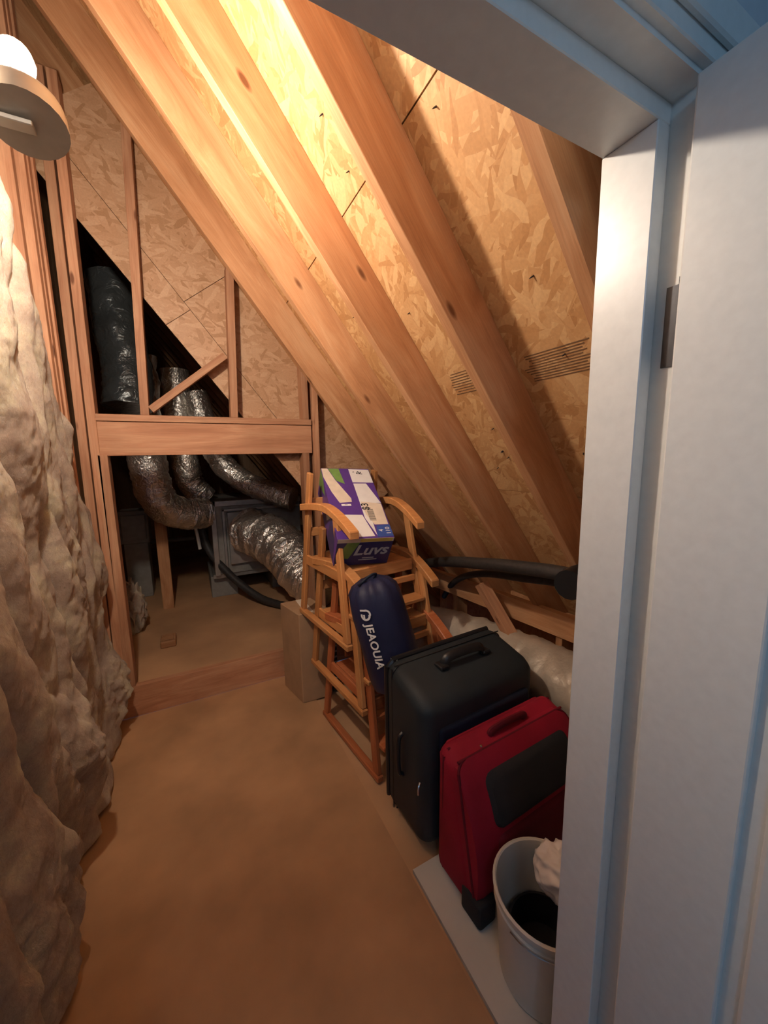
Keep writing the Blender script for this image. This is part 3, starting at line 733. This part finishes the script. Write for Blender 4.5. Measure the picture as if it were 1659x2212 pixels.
m = MB(); rounded(m, -0.235, 0.245, -0.150, -0.11, 0.05, 0.50, 0.018, 4); pk = m.build('front_pocket', M_navd, sc, SK, smooth=True)
m = MB(); m.tube([(-0.10, 0.0, 0.640), (-0.08, -0.005, 0.668), (0.0, -0.008, 0.676), (0.09, -0.005, 0.666), (0.11, 0.0, 0.632)], 0.012, 10, 6, flat=1.6); th_ = m.build('top_handle', M_blk2, sc, SK, smooth=True)
for xm in (-0.11, 0.12):
    m = MB(); m.bx(xm-0.02, xm+0.02, -0.025, 0.025, 0.632, 0.648, 0.004); m.build('handle_mount', M_blk2, th_, SK)
m = MB(); m.tube([(-0.300, 0.0, 0.24), (-0.318, 0.0, 0.26), (-0.322, 0.0, 0.33), (-0.318, 0.0, 0.40), (-0.300, 0.0, 0.42)], 0.009, 8, 5); m.build('side_handle', M_blk2, sc, SK, smooth=True)
for x in (-0.24, 0.24):
    m = MB(); m.lathe([(0, -0.014), (0.028, -0.014), (0.032, -0.008), (0.032, 0.008), (0.028, 0.014), (0, 0.014)], 18, Matrix.Translation((x, 0.13, 0.012)) @ Matrix.Rotation(PI/2, 4, 'Y')); m.build('wheel', M_blk2, sc, SK, smooth=True)
m = MB(); m.tube([(-0.304, -0.118, 0.30), (-0.315, -0.125, 0.29), (-0.318, -0.128, 0.265)], 0.004, 8, 4); m.build('zip_pull', M_chrome, zp_, SK, smooth=True)
# red suitcase
RK = Matrix.Translation((0.985, 0.902, 0.012)) @ Matrix.Rotation(math.radians(3), 4, 'Z') @ Matrix.Diagonal((1, 1, 0.95, 1))
rc = bpy.data.objects.new('suitcase', None); C.objects.link(rc); rc.matrix_basis = RK
tag(rc, 'red soft-sided suitcase with black front panel beside the bucket', 'suitcase')
m = MB(); rounded(m, -0.29, 0.29, -0.105, 0.105, 0.0, 0.52, 0.045, 5)
for v in m.bm.verts:
    t = max(0, min(1, v.co.z/0.52))
    if v.co.y < 0: v.co.y += 0.10*t**2.2; v.co.z -= 0.012*t
    v.co.x *= 1-0.02*t
m.build('case_body', M_red, rc, RK, smooth=True)
def yfront(z):                       # bulging front: fat at the foot, drawn back towards the top
    t = max(0.0, min(1.0, z/0.50)); return -0.135+0.04*(1-t)**3+0.135*t**2.4
def fshell(x0, x1, z0, z1, off, name, mt, r=0.05, back=0.06, nx=24, nz=24):
    mm = MB(); fr = []; bk_ = []
    for j in range(nz+1):
        z = z0+(z1-z0)*j/nz; a_ = []; c_ = []
        for i in range(nx+1):
            # round the corners of the outline
            ux = i/nx; x = x0+(x1-x0)*ux
            dz = min(z-z0, z1-z); ins = r-math.sqrt(max(0, r*r-(r-dz)**2)) if dz < r else 0
            xx = (x0+ins)+(x1-x0-2*ins)*ux
            ed = min(1, min(ux, 1-ux)*(x1-x0)/0.02, dz/0.02)**0.5 if min(ux, 1-ux) > 0 and dz > 0 else 0
            a_.append(mm.bm.verts.new((xx, yfront(z)-off*ed, z))); c_.append(mm.bm.verts.new((xx, yfront(z)+back, z)))
        fr.append(a_); bk_.append(c_)
    for j in range(nz):
        for i in range(nx):
            mm.bm.faces.new((fr[j][i], fr[j][i+1], fr[j+1][i+1], fr[j+1][i])); mm.bm.faces.new((bk_[j][i], bk_[j+1][i], bk_[j+1][i+1], bk_[j][i+1]))
        mm.bm.faces.new((fr[j][0], fr[j+1][0], bk_[j+1][0], bk_[j][0])); mm.bm.faces.new((fr[j][nx], bk_[j][nx], bk_[j+1][nx], fr[j+1][nx]))
    for i in range(nx):
        mm.bm.faces.new((fr[0][i], bk_[0][i], bk_[0][i+1], fr[0][i+1])); mm.bm.faces.new((fr[nz][i], fr[nz][i+1], bk_[nz][i+1], bk_[nz][i]))
    return mm.build(name, mt, rc, RK, smooth=True)
fshell(-0.285, 0.285, 0.0, 0.505, 0.006, 'front_panel', M_red, 0.05, 0.10)
fshell(-0.20, 0.24, 0.285, 0.455, 0.020, 'black_panel', M_char, 0.04, 0.02)
fshell(-0.20, 0.24, 0.06, 0.275, 0.018, 'lower_pocket', M_maroon, 0.03, 0.02)
piping(-0.282, 0.282, 0.008, 0.512, 0.05, 0.06, 0.005, M_maroon, rc, RK)
mm = MB(); mm.tube([(p[0], yfront(p[1])+0.004, p[1]) for p in loop_pts(-0.285, 0.285, 0.004, 0.502, 0.05, 8)], 0.005, 8, 2); mm.build('piping', M_maroon, rc, RK, smooth=True)
m = MB(); m.tube([(-0.09, 0.035, 0.512), (-0.075, 0.035, 0.526), (0.0, 0.034, 0.532), (0.075, 0.035, 0.526), (0.09, 0.035, 0.512)], 0.010, 10, 6, flat=1.6); m.build('top_handle', M_maroon, rc, RK, smooth=True)
m = MB(); m.bx(-0.296, -0.22, -0.137, -0.045, -0.006, 0.085, 0.012, 3); m.build('corner_guard', M_char, rc, RK, smooth=True)
m = MB(); m.bx(0.22, 0.296, -0.137, -0.045, -0.006, 0.085, 0.012, 3); m.build('corner_guard', M_char, rc, RK, smooth=True)
m = MB(); m.lathe([(0, 0), (0.005, 0.001), (0.004, 0.005), (0, 0.006)], 10, Matrix.Translation((-0.16, 0.01, 0.512))); m.build('rivet', M_chrome, rc, RK, smooth=True)

# ---------------------------------------------------------------- white faced board under the cases
m = MB(); m.prism([(0.612, 0.46), (1.30, 0.46), (1.30, 1.012), (0.612, 1.012)], 0.016, Matrix.Translation((0, 0, -0.012)))
o = m.build('shelf_board', M_melamine); tag(o, 'white faced board lying under the red suitcase and the bucket', 'board')

# ---------------------------------------------------------------- bucket and bag
bk = tag(empty('bucket', (0.803, 0.603, 0.006)), 'off white plastic bucket standing just inside the door jamb', 'bucket')
BM_ = Matrix.Translation((0.803, 0.603, 0.006)) @ Matrix.Diagonal((0.905, 0.905, 1, 1))
m = MB(); m.lathe([(0, 0.0), (0.128, 0.0), (0.132, 0.004), (0.150, 0.235), (0.157, 0.237), (0.157, 0.247), (0.151, 0.249), (0.152, 0.266), (0.160, 0.268), (0.161, 0.280), (0.154, 0.283), (0.150, 0.279), (0.130, 0.010), (0, 0.008)], 48); m.build('bucket_body', M_bucket, bk, BM_, smooth=True)
m = MB(); m.tube([(0.160*math.cos(a), 0.160*math.sin(a), 0.243-0.05*math.sin((a-3.2)/(5.6-3.2)*PI)*0) for a in [3.2+0.2*i for i in range(13)]], 0.0025, 6, 3); m.build('bail_handle', M_chrome, bk, BM_, smooth=True)
m = MB(); m.lathe([(0, 0.11), (0.085, 0.11), (0.098, 0.20), (0.101, 0.202), (0.101, 0.206), (0.094, 0.206), (0.080, 0.118), (0, 0.118)], 32)
o = m.build('plant_pot', M_blk2, None, Matrix.Translation((0.818, 0.612, -0.085)), smooth=True); tag(o, 'small black plastic pot sitting inside the bucket', 'pot')
def crumple(name, c, size, seed, mt, amp=0.35, fr=3.2, flat_z=None, sub=5):
    bm = bmesh.new(); bmesh.ops.create_icosphere(bm, subdivisions=sub, radius=1.0)
    for v in bm.verts:
        d = v.co.normalized(); n = 1-abs(noise.noise(d*fr+Vector((seed, 0, 0))))*2*amp+amp*0.5*noise.noise(d*fr*2.3+Vector((0, seed, 0)))
        p = Vector((d.x*size[0], d.y*size[1], d.z*size[2]))*n + Vector(c)
        if flat_z is not None: p.z = max(p.z, flat_z)
        v.co = p
    me = bpy.data.meshes.new(name); bm.to_mesh(me); bm.free(); me.polygons.foreach_set('use_smooth', [True]*len(me.polygons)); me.materials.append(mt)
    o = bpy.data.objects.new(name, me); C.objects.link(o); return o
o = crumple('plastic_bag', (0.880, 0.610, 0.280), (0.075, 0.085, 0.075), 4.2, M_bag, 0.22, 1.7)
tag(o, 'crumpled white plastic bag stuffed into the bucket', 'bag')

# ---------------------------------------------------------------- eave: pipes and flexible duct
m = MB(); m.tube([(1.62, 2.95, 0.52), (1.50, 2.45, 0.66), (1.33, 1.80, 0.865), (1.28, 1.42, 0.955), (1.27, 1.15, 1.005), (1.27, 0.90, 1.035), (1.29, 0.60, 1.02)], lambda t: 0.030, 14, 8)
o = m.build('refrigerant_pipe', M_foam, smooth=True); tag(o, 'thick black foam covered pipe running along the eave', 'pipe')
m = MB(); m.tube([(1.62, 2.2, 0.46), (1.50, 1.95, 0.65), (1.40, 1.70, 0.79), (1.34, 1.45, 0.885), (1.325, 1.2, 0.935), (1.325, 0.95, 0.975), (1.34, 0.62, 0.96)], 0.019, 12, 8)
o = m.build('refrigerant_pipe', M_foam, smooth=True); tag(o, 'thinner black pipe hanging below the thick eave pipe', 'pipe')
m = MB(); m.tube([(1.18, 0.86, 1.03), (1.30, 0.885, 1.03), (1.42, 0.90, 1.0)], 0.055, 14, 6)
o = m.build('pipe_sleeve', M_blk2, smooth=True); tag(o, 'black sleeve around the eave pipe beside the door jamb', 'sleeve')
m = MB(); m.tube([(1.16, 2.44, 0.27), (1.27, 2.12, 0.35), (1.38, 1.78, 0.39), (1.46, 1.45, 0.41), (1.50, 1.15, 0.42), (1.50, 0.85, 0.41), (1.50, 0.55, 0.39)], 0.150, 28, 14, 0.02, 0.09, 1.3)
o = m.build('flexible_duct', M_foilw, smooth=True); tag(o, 'dull grey flexible duct lying in the eave behind the suitcases', 'duct')

# ---------------------------------------------------------------- far attic: ducts, air handler, pipes
def duct(pts, r, label, seed, mt=M_foil, wn=0.12, sub=16, seg=32):
    mm = MB(); mm.tube(pts, r, seg, sub, 0.025, wn, seed); o = mm.build('flexible_duct', mt, smooth=True); tag(o, label, 'duct', 'silver flexible ducts beyond the opening' if mt is M_foil else None); return o
duct([(-0.28, 3.62, 2.3), (-0.28, 3.60, 1.8), (-0.27, 3.58, 1.45), (-0.22, 3.62, 1.16), (-0.06, 3.74, 1.03), (0.12, 3.86, 1.01)], 0.135, 'silver duct hanging at the left and bending into the air handler', 0.5)
duct([(-0.03, 4.05, 2.3), (-0.02, 4.05, 1.8), (-0.01, 4.05, 1.5), (0.03, 4.07, 1.26), (0.14, 4.10, 1.12)], 0.115, 'silver duct dropping straight down behind the left one', 2.5)
duct([(0.12, 3.98, 2.1), (0.20, 3.95, 1.72), (0.30, 3.90, 1.46), (0.48, 3.80, 1.28), (0.68, 3.66, 1.18), (0.86, 3.52, 1.12)], 0.105, 'silver duct slanting down to the right over the air handler', 4.1)
duct([(0.46, 3.72, 0.83), (0.58, 3.50, 0.80), (0.70, 3.26, 0.70), (0.80, 3.02, 0.55), (0.90, 2.80, 0.46)], 0.205, 'fat silver duct coming forward beside the right post', 6.6)
mm = MB(); mm.tube([(-0.36, 3.4, 2.75), (-0.34, 3.35, 2.4), (-0.31, 3.3, 2.1), (-0.33, 3.25, 1.86)], 0.15, 28, 12, 0.02, 0.1, 3.3)
o = mm.build('flexible_duct', M_blackfoil, smooth=True); tag(o, 'shiny black duct behind the studs above the opening', 'duct')
ah = tag(empty('air_handler', (0.55, 4.1, FZ)), 'grey metal air handler cabinet behind the silver ducts', 'air handler')
m = MB(); m.bx(0.16, 1.0, 3.84, 4.8, 0.40, 1.10, 0.006); m.build('cabinet', M_sheetd, ah)
for (x0, x1, z0, z1) in ((0.16, 0.205, 0.40, 1.11), (0.255, 0.28, 0.46, 1.04), (0.16, 1.0, 1.06, 1.11), (0.255, 1.0, 1.01, 1.035)):
    m = MB(); m.bx(x0, x1, 3.81, 3.845, z0, z1, 0.003); m.build('cabinet_trim', M_sheet, ah)
m = MB(); m.bx(0.30, 0.62, 3.79, 3.845, 0.50, 1.0, 0.003); m.build('duct_collar', M_sheet, ah)
m = MB(); m.bx(0.14, 1.02, 3.86, 4.8, 0.36, 0.40, 0.003); m.build('drain_pan', M_sheet, ah)
m = MB(); m.bx(0.12, 0.36, 3.95, 4.6, FZ, 0.36, 0.003); m.build('support_block', M_sheetd, ah)
m = MB(); m.bx(0.7, 1.0, 3.95, 4.6, FZ, 0.36, 0.003); m.build('support_block', M_sheetd, ah)
m = MB(); m.tube([(0.08, 4.0, 0.98), (0.09, 3.98, 0.78), (0.13, 3.93, 0.62), (0.24, 3.80, 0.46), (0.36, 3.68, 0.33), (0.52, 3.50, 0.215), (0.68, 3.28, 0.19), (0.86, 3.02, 0.19), (1.0, 2.85, 0.19)], 0.034, 14, 8, 0.03, 0.1)
o = m.build('refrigerant_pipe', M_foam, smooth=True); tag(o, 'black foam pipe curving down beside the fat silver duct', 'pipe')
m = MB(); m.tube([(0.02, 4.0, 0.90), (0.035, 4.0, 0.80), (0.045, 4.0, 0.70), (0.05, 4.0, 0.64)], 0.016, 12, 5); o = m.build('drain_pipe', M_pvc, smooth=True); tag(o, 'short white plastic pipe standing left of the air handler', 'pipe')
m = MB(); m.tube([(-0.70, 5.3, 0.53), (-0.35, 5.2, 0.54), (0.02, 5.1, 0.55)], 0.028, 12, 6); o = m.build('drain_pipe', M_sheet, smooth=True); tag(o, 'pale horizontal pipe low behind the dark post', 'pipe')
o = board('post', (-0.25, 3.9, FZ), (-0.25, 3.9, 0.98), (1, 0, 0), 0.089, 0.089, M_raf); tag(o, 'short dark wooden post standing under the left duct', 'post')
m = MB(); m.bx(-0.275, -0.175, 3.02, 3.16, FZ, FZ+0.05, 0.008, 2); m.bx(-0.26, -0.19, 3.04, 3.14, FZ+0.05, FZ+0.057, 0.003); o = m.build('shadow_block', M_raf); tag(o, 'small block standing in for the post shadow on the floor beyond the opening', 'block')  # block put in where the post's shadow darkens the far floor
m = MB(); m.bx(-0.62, -0.38, 4.3, 4.55, 0.70, 1.02, 0.01, 2); m.bx(-0.60, -0.40, 4.28, 4.30, 0.74, 0.98, 0.004); m.bx(-0.60, -0.40, 4.32, 4.53, FZ, 0.70, 0.004); o = m.build('filter_cabinet', M_sheetd); tag(o, 'dark boxy cabinet at the left beyond the opening', 'cabinet')
for i, (x, y, s, lb) in enumerate([(-0.47, 3.45, (0.10, 0.13, 0.24), 'pale tuft of insulation at the left edge of the far floor'), (-0.62, 3.05, (0.10, 0.25, 0.3), 'clump of insulation just behind the left post')]):
    o = crumple('insulation_tuft', (x, y, FZ+s[2]*0.8), s, 7.7+i*3, M_ins, 0.35, 2.2, FZ+0.002); tag(o, lb, 'insulation')
